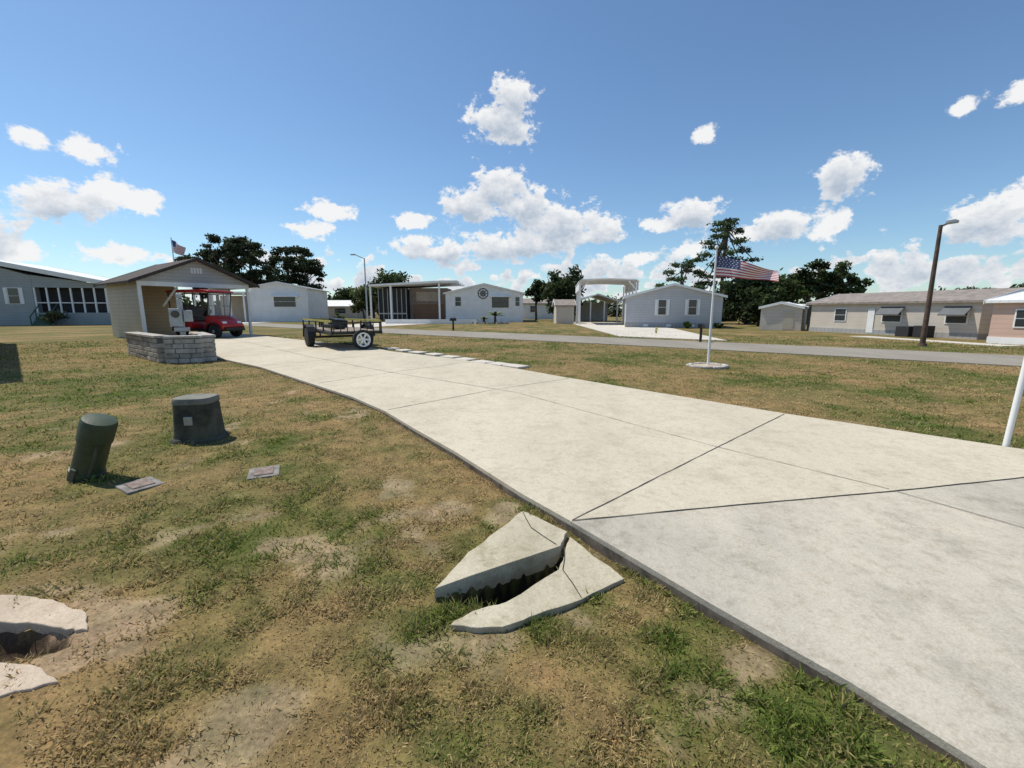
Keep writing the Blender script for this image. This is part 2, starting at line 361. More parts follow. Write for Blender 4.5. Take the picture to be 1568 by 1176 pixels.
def window(parent,x,z,w,h,y=0,shut=None,awn=None,frame=White,nm='window'):
    g=MB();f=MB()
    f.b2((x-w/2-.06,y-.04,z-h/2-.06),(x+w/2+.06,y-.003,z+h/2+.06)); f.obj(nm+'_frame',frame,parent)
    g.b2((x-w/2,y-.052,z-h/2),(x+w/2,y-.043,z-.02)); g.b2((x-w/2,y-.052,z+.02),(x+w/2,y-.043,z+h/2)); g.obj(nm+'_glass',Glass,parent)
    if shut:
        s_=MB()
        for sx in(-1,1): s_.b2((x+sx*(w/2+.08),y-.06,z-h/2-.05),(x+sx*(w/2+.08+w*.33),y-.004,z+h/2+.05))
        s_.obj(nm+'_shutters',shut,parent)
    if awn:
        MB().ext([(y-.5,z+.02),(y-.004,z+h/2+.1),(y-.004,z+h/2+.14),(y-.5,z+.07)],'x',x-w/2-.15,x+w/2+.15).obj(nm+'_awning',awn,parent)

# ------------------------------------------------------------------ carport with cart
cp=empty('gable_carport',(-18.58,22.2,0),R(54.6))
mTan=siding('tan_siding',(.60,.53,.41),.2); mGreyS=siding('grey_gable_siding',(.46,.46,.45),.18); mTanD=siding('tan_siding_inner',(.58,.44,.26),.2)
W=5.2;D=5.4;E=3.0;Pk=4.15
MB().b2((0,0,0),(.12,D,E)).obj('side_wall',mTan,cp)
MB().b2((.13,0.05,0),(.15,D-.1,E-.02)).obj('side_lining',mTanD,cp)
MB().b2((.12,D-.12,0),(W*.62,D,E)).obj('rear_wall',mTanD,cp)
MB().b2((.15,.1,-.05),(W,D-.12,.07)).obj('floor',mWalk,cp)
MB().ext([(0,E-.05),(W,E-.05),(W,E),(W/2,Pk),(0,E)],'y',0,.12).obj('gable_front',mGreyS,cp)
MB().ext([(0,E),(W,E),(W/2,Pk)],'y',D-.12,D).obj('gable_rear',mGreyS,cp)
mRoofB=mat('brown_shingle',(.08,.06,.05),.9,.25,8,bump=.4)
gable(cp,W,D,E,Pk,None,mRoofB,over=.4,trim=Brown,th=.1)
m=MB(); m.b2((0,-.02,E-.28),(W,-.005,E-.05)); m.b2((W-.12,.13,E-.25),(W,D,E-.03)); m.obj('beams',White,cp)
m=MB(); m.b2((-.03,-.06,0),(.13,-.003,E-.05)); m.b2((W-.14,0,0),(W-.02,.12,E-.25)); m.b2((W-.14,D-.14,0),(W-.02,D,E-.25)); m.b2((W-.14,D/2,0),(W-.02,D/2+.12,E-.25)); m.obj('posts',White,cp)
m=MB()
for i in range(4): m.b2((W/2-.25+i*.14,-.02,E+.45),(W/2-.15+i*.14,-.004,E+.75))
m.obj('gable_vent',White,cp)
m=MB(); m.box((1.3,.02,2.2),(.1,.05,1.2),(0,R(35),0)); m.obj('brace',mTan,cp)

# golf cart
gc=empty('golf_cart',(-16.55,24.1,.06),R(-14),1.28)
Red=mat('red_paint',(.48,.02,.02),.25,.1,2,spec=.6); Tan=mat('seat_vinyl',(.08,.06,.05),.5,.2,4)
m=MB(); m.ext([(.28,.34),(1.25,.34),(1.3,.5),(1.18,.68),(.85,.86),(.62,.92),(.48,.90),(.36,.5)],'y',-.52,.52); m.obj('front_cowl',Red,gc,.03,True)
m=MB(); m.ext([(-1.35,.36),(-.35,.36),(-.3,.5),(-.33,.66),(-1.3,.72),(-1.38,.6)],'y',-.54,.54); m.obj('rear_body',Red,gc,.03,True)
m=MB(); m.b2((-1.3,-.5,.26),(1.2,.5,.335)); m.b2((-.35,-.52,.34),(.3,.52,.38)); m.box((1.32,0,.36),(.08,.9,.12)); m.obj('chassis',Black,gc,.01)
m=MB();rm=MB()
for wx_ in(-.88,.86):
    for wy_ in(-.5,.5):
        m.lathe((wx_,wy_,.27),[(.14,-.1),(.25,-.1),(.27,-.07),(.27,.07),(.25,.1),(.14,.1)],20,'Y')
        rm.lathe((wx_,wy_,.27),[(.04,-.105),(.14,-.085),(.14,.085),(.04,.105)],14,'Y')
m.obj('tyres',Rubber,gc,0,True); rm.obj('rims',Galv,gc,0,True)
m=MB()
for wx_ in(-.88,.86):
    for sy in(-1,1):
        for i in range(6):
            t=R(15+30*i); m.box((wx_+.33*math.cos(t),sy*.55,.27+.33*math.sin(t)),(.02,.2,.18),(0,math.pi-t,0))
m.obj('fenders',Black,gc)
m=MB(); m.b2((-.85,-.5,.68),(-.35,.5,.82)); m.box((-.92,0,1.05),(.12,1.0,.5),(0,R(-10),0)); m.b2((-1.35,-.48,.74),(-1.02,.48,.84)); m.obj('seats',Tan,gc,.03,True)
m=MB(); m.ext([(-1.42,1.86),(-1.38,1.93),(-.6,1.97),(.4,1.97),(.82,1.92),(.86,1.85)],'y',-.6,.6); m.obj('canopy',Red,gc,.02,True)
m=MB()
for sy in(-.54,.54):
    m.cyl((.58,sy,.88),(.74,sy,1.88),.022); m.cyl((-1.3,sy,.7),(-1.34,sy,1.88),.022); m.cyl((-.5,sy,.6),(-.48,sy,1.88),.02); m.cyl((-1.34,sy,1.8),(.72,sy,1.8),.02); m.cyl((.3,sy,.4),(.34,sy,1.85),.018); m.cyl((-1.3,sy,1.1),(-.5,sy,1.1),.016)
m.cyl((.6,-.54,1.3),(.6,.54,1.3),.015); m.cyl((.74,-.54,1.84),(.74,.54,1.84),.02); m.cyl((-1.34,-.54,1.2),(-1.34,.54,1.2),.02)
m.lathe((.28,-.25,1.02),[(.17,-.015),(.19,0),(.17,.015),(.15,0)],16,'Z',Euler((0,R(-55),0)).to_matrix()); m.cyl((.28,-.25,1.02),(.5,-.25,.8),.02)
m.obj('frame_and_steering',Black,gc)
m=MB(); m.box((.66,0,1.36),(.01,1.02,.95),(0,R(9),0)); gm,nt,b=newmat('clear_windshield'); b.inputs['Base Color'].default_value=(.6,.65,.68,1); b.inputs['Roughness'].default_value=.05; b.inputs['Alpha'].default_value=.2
m.obj('windshield',gm,gc)
m=MB(); 
for sy in(-.36,.36): m.box((1.2,sy,.62),(.06,.2,.1),(0,R(-35),0))
m.obj('headlights',White,gc,.01)

# stone wall
mStone=mat('wall_stone',(.46,.42,.37),.9,.22,4,bump=.6,bscale=18); mStone2=mat('wall_stone_dark',(.34,.31,.27),.9,.25,4,bump=.6,bscale=18); mMort=mat('mortar',(.16,.15,.14),.95)
sw=empty('stone_wall')
A=MB();B=MB();Cc=MB();K=MB()
def stones(p,q,h,t=.3):
    dx,dy=q[0]-p[0],q[1]-p[1];L=math.hypot(dx,dy);ang=math.atan2(dy,dx);ux,uy=dx/L,dy/L
    K.box(((p[0]+q[0])/2,(p[1]+q[1])/2,h/2-.04),(L-.05,t-.05,h-.08),(0,0,ang))
    rows=5;rh=(h-.08)/rows
    for r_ in range(rows):
        s_=-random.random()*.2
        while s_<L:
            w_=random.choice((.28,.42,.5)); a0=max(s_,0);b0=min(s_+w_,L); s_+=w_
            if b0-a0<.05: continue
            c_=(a0+b0)/2; pr=random.uniform(0,.02)
            random.choice((A,A,B)).box((p[0]+ux*c_,p[1]+uy*c_,rh*(r_+.5)),(b0-a0-.015,t+pr,rh-.012),(0,0,ang))
    s_=0
    while s_<L-.01:
        w_=min(.5,L-s_); Cc.box((p[0]+ux*(s_+w_/2),p[1]+uy*(s_+w_/2),h-.035),(w_-.012,t+.07,.07),(0,0,ang)); s_+=w_
stones((-12.9,14.9),(-10.05,12.62),.78); stones((-9.85,12.45),(-9.0,12.75),.78); stones((-8.95,12.95),(-10.6,14.8),.78)
A.obj('stones_light',mStone,sw,.015);B.obj('stones_dark',mStone2,sw,.015);Cc.obj('cap',mStone,sw,.012);K.obj('core',mMort,sw)
ep=empty('electric_meter_pedestal',(-10.25,13.7,0),R(30))
m=MB(); m.b2((-.07,-.03,0),(.07,.07,1.85)); m.b2((-.28,-.12,1.0),(.05,-.032,1.55)); m.b2((.08,-.1,1.15),(.3,.02,1.5)); m.b2((-.2,-.1,.85),(.2,-.035,.98)); m.obj('enclosure',Galv,ep,.012)
m=MB(); m.lathe((-.12,-.2,1.38),[(.09,0),(.09,.05),(.11,.08)],16,'Y'); m.obj('meter',Glass,ep,0,True)
m=MB(); m.b2((-.08,-.01,1.86),(.08,.05,2.0)); m.obj('cap',Galv,ep,.02)

# utility boxes
mGreen=mat('green_plastic',(.05,.07,.036),.5,.2,5,bump=.1,bscale=30); mGreen2=mat('green_weathered',(.085,.085,.058),.8,.45,4,bump=.2,bscale=30)
tp=empty('telecom_pedestal',(-3.93,3.83,0)); rot=Euler((R(2),R(23),0)).to_matrix()
MB().lathe((0,0,-.03),[(.125,0),(.13,.10),(.118,.105),(.118,.40),(.128,.41),(.131,.585),(.12,.615),(.06,.628)],28,'Z',rot).obj('housing',mGreen,tp,0,True)
m=MB(); q=rot@Vector((.0,-.13,.06)); m.box(q,(.05,.03,.12),(0,R(23),0)); q=rot@Vector((.1,-.07,.3)); m.box(q,(.02,.03,.5),(0,R(23),0)); m.obj('latch_and_seam',mGreen2,tp,.006)
tb=empty('utility_box',(-3.72,5.05,0),R(8))
MB().lathe((0,0,0),[(.235,.03),(.225,.1),(.205,.44)],40,'Z',None,(3.6,.88)).obj('body',mGreen2,tb,0,True)
MB().lathe((0,0,0),[(.212,.435),(.212,.475),(.20,.50),(.15,.508)],40,'Z',None,(3.6,.88)).obj('lid',mat('green_lid',(.19,.185,.145),.7,.25,5),tb,0,True)
MB().lathe((0,0,0),[(.275,-.03),(.27,.01),(.25,.035)],40,'Z',None,(3.6,.88)).obj('base',mGreen2,tb,0,True)
m=MB(); m.b2((-.05,-.205,.2),(.04,-.178,.3)); m.obj('hasp',Galv,tb,.004)
mBox=mat('meter_lid',(.24,.225,.20),.85,.3,8,bump=.4); mRust=mat('reddish_lid',(.25,.19,.16),.9,.3,25)
for (a,b_,rz) in((-2.32,3.9,R(26)),(-3.23,3.6,R(58))):
    w=empty('water_meter_cover',(a,b_,-.005),rz)
    MB().b2((-.13,-.15,-.05),(.13,.15,.018)).obj('frame',mBox,w,.008); MB().b2((-.08,-.10,.018),(.08,.10,.026)).obj('lid',mRust,w,.004)

# ------------------------------------------------------------------ utility trailer
tr=empty('utility_trailer',(-7.25,18.5,.05),R(36),1.27)
Yel=mat('faded_yellow_rail',(.38,.35,.08),.6,.25,6); Wood=siding('deck_boards',(.24,.18,.12),.14,'X',.5)
HL=1.95
m=MB()
for sx in(-.72,.72):
    m.b2((sx-.03,-HL,.44),(sx+.03,HL,.52))
    for k in range(5): yy=-HL+.02+k*(HL-.02)/2; m.b2((sx-.02,yy-.02,.52),(sx+.02,yy+.02,.80))
for k in range(5): yy=-HL+k*HL/2; m.b2((-.69,yy-.03,.45),(.69,yy+.03,.505))
m.cyl((-.7,HL,.46),(0,HL+.9,.46),.04); m.cyl((.7,HL,.46),(0,HL+.9,.46),.04); m.cyl((0,HL+.8,.1),(0,HL+.8,.8),.03); m.b2((-.85,-.04,.26),(.85,.04,.33)); m.obj('frame',Black,tr)
m=MB()
for sx in(-.72,.72): m.b2((sx-.025,-HL,.80),(sx+.025,HL,.85))
m.b2((-.69,HL-.04,.80),(.69,HL+.01,.85)); m.obj('top_rail',Yel,tr)
MB().b2((-.685,-HL+.02,.507),(.685,HL-.05,.54)).obj('deck',Wood,tr)
m=MB();rm=MB()
for sx in(-.93,.93):
    m.lathe((sx,0,.31),[(.18,-.1),(.29,-.1),(.31,-.06),(.31,.06),(.29,.1),(.18,.1)],24,'X'); rm.lathe((sx,0,.31),[(.05,-.09),(.18,-.075),(.18,.075),(.05,.09)],16,'X')
m.obj('tyres',Rubber,tr,0,True); rm.obj('rims',Galv,tr,0,True)
m=MB()
for sx in(-.93,.93):
    for i in range(7):
        t=R(12+26*i); m.box((sx,.39*math.cos(t),.31+.38*math.sin(t)),(.24,.02,.2),(t,0,0))
m.obj('fenders',Black,tr)
m=MB(); 
for i in range(8): m.b2((-.68+i*.19,-HL-.04,.45),(-.66+i*.19,-HL-.01,.78))
m.b2((-.7,-HL-.04,.76),(.7,-HL-.01,.8)); m.obj('gate',Black,tr)
sx0=.1
def torus_ring(mb,c,r0,r1,y0,y1,n=28):
    vs=[]
    for i in range(n):
        t=2*math.pi*i/n
        for r_,y_ in((r0,y0),(r1,y0),(r1,y1),(r0,y1)): vs.append((c[0]+r_*math.cos(t),c[1]+y_,c[2]+r_*math.sin(t)))
    fs=[(4*i+k,4*i+(k+1)%4,4*((i+1)%n)+(k+1)%4,4*((i+1)%n)+k) for i in range(n) for k in range(4)]
    mb.add(vs,fs)
sp=MB(); torus_ring(sp,(sx0,-HL-.15,.29),.215,.29,-.08,.08); sp.obj('spare_tyre',Rubber,tr,.01)
sp=MB(); torus_ring(sp,(sx0,-HL-.15,.29),.17,.212,-.07,.07); torus_ring(sp,(sx0,-HL-.15,.29),.01,.06,-.07,.05)
for k in range(6): sp.box((sx0+.115*math.cos(k*math.pi/3),-HL-.18,.29+.115*math.sin(k*math.pi/3)),(.12,.03,.05),(0,-k*math.pi/3,0))
sp.obj('spare_rim',White,tr)
m=MB(); m.box((.2,.9,.7),(.5,.4,.3),(.2,.1,.5)); m.box((-.2,-.2,.62),(.4,.7,.12),(0,.1,.2)); m.obj('cargo',Black,tr,.03)

# ------------------------------------------------------------------ flags
StripeR=mat('flag_red',(.50,.10,.11),.8,.1,5); StripeW=mat('flag_white',(.80,.76,.74),.8,.05,5); Canton=mat('flag_blue',(.07,.09,.20),.8,.1,5)
def flag(par,z,L,h0,h1,drop,yaw,amp,stars=True):
    def P(s,t,o=0):
        hh=h0+(h1-h0)*s; zz=z-drop*s**1.15-hh*t+.03*math.sin(7*s+2*t)*s
        x_=L*s; y_=amp*math.sin(8.5*s+2.2*t)*(.25+s)+o
        return (x_*math.cos(yaw)-y_*math.sin(yaw)+.03,x_*math.sin(yaw)+y_*math.cos(yaw),zz)
    nx_,nt_=36,13
    me=bpy.data.meshes.new('flag_cloth'); vs=[P(i/nx_,j/nt_) for j in range(nt_+1) for i in range(nx_+1)]
    fs=[(j*(nx_+1)+i,j*(nx_+1)+i+1,(j+1)*(nx_+1)+i+1,(j+1)*(nx_+1)+i) for j in range(nt_) for i in range(nx_)]
    me.from_pydata(vs,[],fs)
    for mm in(StripeR,StripeW,Canton): me.materials.append(mm)
    for k,p in enumerate(me.polygons):
        j=k//nx_;i=k%nx_; p.material_index=2 if (i<nx_*.38 and j<7) else j%2; p.use_smooth=True
    o=bpy.data.objects.new('flag_cloth',me); link(o); o.parent=par
    if stars:
        m=MB()
        for j in range(5):
            for i in range(6):
                s_=.04+i*.056+(j%2)*.02;t_=.06+j*.1
                for off in(-.006,.006):
                    m.add([P(s_-.013,t_,off),P(s_,t_-.025,off),P(s_+.013,t_,off),P(s_,t_+.025,off)],[(0,1,2,3)])
        m.obj('stars',StripeW,par)
fp=empty('flagpole',(5.25,11.64,0))
m=MB(); m.cyl((0,0,0),(0,0,3.05),.035,.022,12); m.lathe((0,0,3.05),[(.01,0),(.045,.02),(.05,.05),(.03,.09),(.005,.1)],12); m.obj('pole',White,fp,0,True)
flag(fp,2.88,1.42,.52,.26,.44,R(-20),.07)
m=MB()
for i in range(13):
    t=2*math.pi*i/13; m.box((.46*math.cos(t)+random.uniform(-.03,.03),.42*math.sin(t),.03),(random.uniform(.16,.26),.13,.08),(random.uniform(-.15,.15),random.uniform(-.1,.1),t+math.pi/2))
m.obj('stone_ring',mStone,fp,.025)
MB().lathe((0,0,0),[(.42,.0),(.38,.04),(.1,.06),(.05,.06)],18).obj('sand_bed',mSand,fp,0,True)
f2=empty('flagpole',(-22.6,30.2,0)); MB().cyl((0,0,0),(0,0,6.25),.05,.03).obj('pole',White,f2,0,True); flag(f2,6.1,1.3,.8,.6,.6,R(-25),.1,False)

# lamps
mPole=mat('rusty_brown_pole',(.12,.075,.05),.7,.3,4)
sl=empty('street_lamp',(17.37,18.54,0),R(-45))
m=MB(); m.cyl((0,0,0),(0,0,4.9),.1,.065,14); m.cyl((0,0,4.85),(.22,0,4.95),.035); m.cyl((0,0,0),(0,0,.12),.16,.14,14); m.obj('pole',mPole,sl,0,True)
m=MB(); m.ext([(.1,4.90),(.5,4.93),(.52,5.0),(.4,5.07),(.15,5.05)],'y',-.11,.11); m.obj('lamp_head',Galv,sl,.02,True)
s2=empty('street_lamp',(-14.7,45,0),R(180))
m=MB(); m.cyl((0,0,0),(0,0,6.6),.09,.06); m.cyl((0,0,6.55),(.9,0,6.95),.04); m.obj('pole',Galv,s2,0,True); MB().box((1.1,0,6.95),(.5,.2,.12)).obj('lamp_head',Galv,s2,.03)
wp=empty('white_marker_pole',(5.35,4.57,0)); m=MB(); m.cyl((0,0,-.1),(.07,0,1.25),.027,.027,14); m.cyl((.07,0,1.25),(.072,0,1.29),.03,.016,14); m.obj('pole',White,wp,0,True)
m=MB(); m.cyl((.0617,0,1.1),(.0633,0,1.13),.029,.029,14); m.obj('band',Galv,wp)
def mailbox(loc,rz,c,s=1):
    e_=empty('mailbox',loc,rz,s)
    MB().b2((-.05,-.05,0),(.05,.05,.72)).obj('post',c,e_,.005)
    prof=[(-.1,0),(.1,0),(.1,.12)]+[(.1*math.cos(t),.12+.1*math.sin(t)) for t in [R(a) for a in(30,60,90,120,150)]]+[(-.1,.12)]
    MB().ext([(p[0],p[1]+.72) for p in prof],'y',-.25,.25).obj('box',c,e_,.006); MB().b2((.104,-.05,.85),(.115,.0,1.02)).obj('signal_flag',Red,e_)
mailbox((8.85,20.6,0),R(-40),Black,.95); mailbox((-4.4,33,0),R(-40),Black); mailbox((-13.6,31.5,0),R(-40),Black)

# ------------------------------------------------------------------ houses
mBlue=siding('bluegrey_siding',(.34,.38,.39),.25); mWhiteS=siding('white_siding',(.90,.89,.87),.25,depth=.15); mGrey=siding('grey_siding',(.50,.51,.53),.22,depth=.25)
mPale=siding('pale_tan_siding',(.64,.57,.49),.25,depth=.25); mPink=siding('pink_siding',(.62,.43,.34),.22); mSkirt=siding('lattice_skirt',(.38,.38,.37),.3,'X')
mShing=mat('grey_brown_shingle',(.28,.24,.21),.9,.2,3,bump=.4,bscale=15)
hA=empty('bluegrey_house_with_porch',(-56,42.0,0),R(17))
gable(hA,14.6,9,4.1,6.1,None,RoofW,over=.5,apex=.35,th=.38)
MB().ext([(0,0),(8.6,0),(8.6,4.9),(5.1,6.0),(0,4.05)],'y',0,9).obj('walls',mBlue,hA)
MB().b2((8.61,0,0),(14.6,9,1.25)).obj('porch_base',mBlue,hA)
MB().b2((8.61,1.0,1.26),(14.4,8.9,3.9)).obj('porch_screens',Dark,hA)
MB().ext([(8.61,3.75),(14.6,3.75),(14.6,4.1),(8.61,4.95)],'y',0.02,.15).obj('porch_gable',mBlue,hA)
m=MB()
for i in range(7): m.b2((8.65+i*.97,0.0,1.25),(8.77+i*.97,.12,3.74))
m.b2((8.65,.125,2.2),(14.6,.16,2.3)); m.obj('porch_posts',White,hA)
window(hA,7.1,2.9,.8,1.5,shut=White); window(hA,2.0,2.9,1,1.4)
m=MB()
for i in range(5): m.b2((9.0,-1.6+i*.3,i*.22),(10.4,-.01 if i==4 else -1.3+i*.3,(i+1)*.22))
m.obj('steps',mat('green_paint',(.05,.12,.09),.6),hA); m=MB()
for sx in(9.0,10.4): m.cyl((sx,-1.6,.9),(sx,-.05,2.1),.05); m.cyl((sx,-1.6,0),(sx,-1.6,.9),.05); m.cyl((sx,-.8,0),(sx,-.8,1.5),.04)
m.obj('stair_rail',mat('green_paint2',(.05,.12,.09),.6),hA)
hC=empty('white_mobile_home',(-33.6,57,0),R(10))
gable(hC,7,11,4.3,5.0,mWhiteS,RoofW,over=.3)
window(hC,4.2,2.6,2.6,1.3); MB().b2((2.6,-.6,3.2),(6,-.01,3.35)).obj('awning',White,hC)
m=MB(); m.b2((-6,-1,3.6),(-.01,6,3.8)); [m.b2((a,-1,0),(a+.18,-.82,3.59)) for a in(-6,-4,-2,-.4)]; m.obj('carport',White,hC)
MB().b2((-5.9,5.8,0),(-.1,5.95,3.5)).obj('carport_wall',mPale,hC)
hD=empty('white_gable_house',(-8.5,57,0),0)
gable(hD,9.9,12,3.6,4.75,mWhiteS,RoofW,over=.25)
window(hD,7.0,2.5,2.0,1.2,frame=Brown); MB().b2((5.7,-.5,3.15),(8.3,-.01,3.3)).obj('awning',White,hD)
window(hD,1.6,2.6,.7,1.1,nm='small_window'); window(hD,9.2,2.6,.5,1.1,nm='side_window')
m=MB(); 
for rr_ in(.62,.3):
    for k in range(20):
        t=2*math.pi*k/20; m.box((4.8+rr_*math.cos(t),-.03,3.6+rr_*math.sin(t)),(.10,.04,rr_*.33),(0,-t,0))
for a in range(4): m.box((4.8,-.035,3.6),(1.1,.03,.06),(0,R(45*a),0))
m.obj('round_emblem',Brown,hD); MB().b2((-.02,-.03,0),(9.92,12,.55)).obj('skirt',White,hD)
hE=empty('flat_roof_carport',(-17.7,57,0),0)
MB().ext([(0,4.4),(8.9,4.85),(11,4.85),(11,5.1),(8.9,5.1),(0,4.62)],'y',-2,7).obj('roof',White,hE)
m=MB(); [m.b2((a,-1.9,0),(a+.2,-1.7,4.42+a*.04)) for a in(0.1,2.6,8.6)]; m.obj('columns',White,hE)
MB().b2((.3,1,0),(4.0,6.8,4.3)).obj('screen_room',Dark,hE)
m=MB(); [m.b2((.3+i*.6,.9,0),(.38+i*.6,.98,4.3)) for i in range(7)]; m.b2((.3,.86,1.0),(4,.9,1.15)); m.obj('screen_frames',Galv,hE)
MB().b2((4.1,2.2,0),(9.1,6.8,4.4)).obj('garage_wall',mat('taupe',(.28,.23,.20),.8),hE)
MB().b2((4.6,2.1,0),(8.6,2.19,2.3)).obj('garage_door',siding('brown_door',(.22,.12,.07),.5),hE); MB().b2((5,2.1,2.7),(8.2,2.19,3.9)).obj('sign_panel',mat('beige',(.45,.38,.33),.8),hE)
m=MB(); m.b2((-14.2,49.5,0),(-4,49.6,.5)); m.obj('low_white_wall',White)
MB().prism([(-16.5,41),(-12.8,38.3),(-7,56),(-17,56)],-.05,.034).obj('neighbour_driveway',mWalk)
MB().prism([(-35,50.6),(-30.5,47.2),(-30,56.5),(-39,56)],-.05,.034).obj('neighbour_driveway',mWalk)
hK=empty('small_white_house',(1.6,75,0),0); gable(hK,6,6,2.6,3.4,mWhiteS,mShing,over=.3,ridge='x'); window(hK,2,1.7,1,1)
hK=empty('small_grey_house',(-36,80,0),0); gable(hK,8,6,2.2,3.2,mPale,RoofW,over=.3,ridge='x'); window(hK,5,1.4,2,.9)
rv=empty('rv_carport',(6.85,45.5,0),R(-6))
prof=[(-.1,4.28),(.15,4.5),(2.9,4.6),(5.65,4.5),(5.9,4.28)]; 
MB().ext(prof+[(p[0],p[1]+.08) for p in prof[::-1]],'y',-.3,9).obj('roof',White,rv)
m=MB(); m.b2((-.05,-.3,3.5),(.0,9,4.27)); m.b2((5.8,-.3,3.5),(5.85,9,4.27)); m.obj('side_panels',White,rv)
m=MB()
for yy in(0,2.2,4.4,6.6,8.8):
    for xx in(.06,5.62): m.b2((xx,yy,0),(xx+.12,yy+.12,4.3))
m.cyl((.1,0,3.5),(.9,0,4.4),.05); m.cyl((5.7,0,3.5),(4.9,0,4.4),.05); m.obj('posts',White,rv)
MB().prism([(6.2,25.2),(10.6,21.6),(13.2,36),(12.6,55),(6.9,55)],-.05,.034).obj('neighbour_driveway',mWalk)
hL=empty('open_shelter',(8.4,58,0),0); gable(hL,5.5,7,2.6,3.5,None,RoofW,over=.3); m=MB(); [m.b2((a,0,0),(a+.15,.15,2.6)) for a in(0,1.8,3.6,5.3)]; m.obj('posts',White,hL); MB().b2((0,6.5,0),(5.5,6.7,2.6)).obj('rear_wall',mGrey,hL)
hM=empty('small_shed',(5.0,50,0),0); gable(hM,2.0,3,2.0,2.6,mPale,mShing,over=.2,ridge='x')
hG=empty('grey_gable_house',(10.0,38.9,0),R(-13))
gable(hG,7.8,12,2.62,3.62,mGrey,RoofW,over=.25,apex=.5)
window(hG,3.0,1.75,.62,1.25,shut=White,nm='window_left'); window(hG,5.45,1.75,.62,1.25,shut=White,nm='window_right')
MB().b2((-.02,-.03,0),(7.82,12,.42)).obj('skirt',mSkirt,hG)
m=MB(); [m.b2((1.5+i*1.9,-.05,.1),(1.9+i*1.9,-.033,.3)) for i in range(3)]; m.obj('skirt_vents',White,hG)
hH=empty('long_tan_mobile_home',(21.6,32,0),R(-75.1))
gable(hH,9.6,5.5,1.93,2.55,mPale,mShing,over=.22,ridge='x')
MB().b2((-.02,-.03,0),(9.62,5.5,.3)).obj('skirt',mSkirt,hH)
mAwn=mat('grey_awning',(.10,.11,.12),.6)
for k,(xx,w_) in enumerate(((2.2,.7),(5.4,1.0),(8.6,.9))): window(hH,xx,1.2,w_,.75,awn=mAwn if k else None,nm='window_%d'%k)
MB().b2((7.2,-.9,0),(7.9,-.3,.65)).obj('air_conditioner',Dark,hH,.03); MB().b2((6.3,-.9,0),(7.0,-.3,.6)).obj('air_conditioner_2',Dark,hH,.03)
MB().b2((4.0,-.04,.1),(4.4,-.031,1.6)).obj('door',White,hH); m=MB(); m.b2((-1.2,-.3,1.8),(-.25,5.0,1.95)); m.b2((-1.2,-.3,0),(-1.1,-.2,1.8)); m.obj('porch_roof',White,hH); MB().b2((-1.1,1,0),(-.01,4.8,1.79)).obj('porch_room',mBlue,hH)
hI=empty('pink_mobile_home',(22.0,20.3,0),R(-75.1))
gable(hI,12,6,1.85,2.35,mPink,RoofW,over=.22,ridge='x'); MB().b2((-.02,-.03,0),(12.02,6,.3)).obj('skirt',White,hI); window(hI,1.2,1.15,.7,.7); window(hI,4.5,1.15,1.3,.8,nm='window_b')
hJ=empty('tan_shed',(19.2,34.2,0),R(-40)); gable(hJ,2.7,2.6,1.65,2.0,mPale,White,over=.12); MB().b2((1.5,-.03,.1),(2.2,-.004,1.4)).obj('door',mTan,hJ)
MB().prism([(19.6,25.5),(20.6,25.3),(21.4,18.2),(20.4,18.2)],-.03,.034).obj('neighbour_patio',mWalk)
hN=empty('unseen_shadow_house',(-13.1,10.45,0),R(138.5)); gable(hN,16,6,4.7,5.3,mBlue,RoofW,over=.2,ridge='x'); window(hN,3,2.6,1.2,1.1)  # unseen house out of frame, placed and raised to cast the lawn shadow

# ------------------------------------------------------------------ trees
mLeaf=attrmat('foliage',.7,0,1,.3); mBark=mat('bark',(.13,.10,.08),.95,.3,4,bump=.6,bscale=10)
def leaves(cl,n,size,base,flat=0.):
    vs=[];cs=[]
    wts=np.array([c[3]*c[4]*c[5] for c in cl])**.7; wts/=wts.sum()
    for c,wt in zip(cl,wts):
        k=int(n*wt)+8; d=rng.normal(size=(k,3)); d/=np.linalg.norm(d,axis=1)[:,None]
        rad=rng.random(k)**.5*(1+.4*rng.normal(size=k)*.5)
        p=np.array(c[:3])+d*rad[:,None]*np.array(c[3:6])
        a=rng.normal(size=(k,3)); a/=np.linalg.norm(a,axis=1)[:,None]; b=np.cross(a,rng.normal(size=(k,3))); b/=np.linalg.norm(b,axis=1)[:,None]
        s_=(size*(.5+rng.random(k)))[:,None]; a*=s_; b*=s_*.55
        vs.append(np.stack([p-a,p-b,p+a,p+b],1))
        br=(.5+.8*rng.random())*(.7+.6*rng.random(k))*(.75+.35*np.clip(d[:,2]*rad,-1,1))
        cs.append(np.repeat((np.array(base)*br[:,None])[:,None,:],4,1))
    V=np.concatenate(vs).reshape(-1,3); C=np.concatenate(cs).reshape(-1,3)
    return V,np.arange(len(V)).reshape(-1,4),C
def crown(n,cx,cy,cz,rx,ry,rz,sz=(.3,.5)):
    out=[]
    for i in range(n):
        d=rng.normal(size=3); d/=np.linalg.norm(d); rr_=rng.random()**.5*.85
        k=rng.uniform(*sz); out.append((cx+d[0]*rx*rr_,cy+d[1]*ry*rr_,cz+d[2]*rz*rr_,rx*k,ry*k,rz*k*.8))
    return out
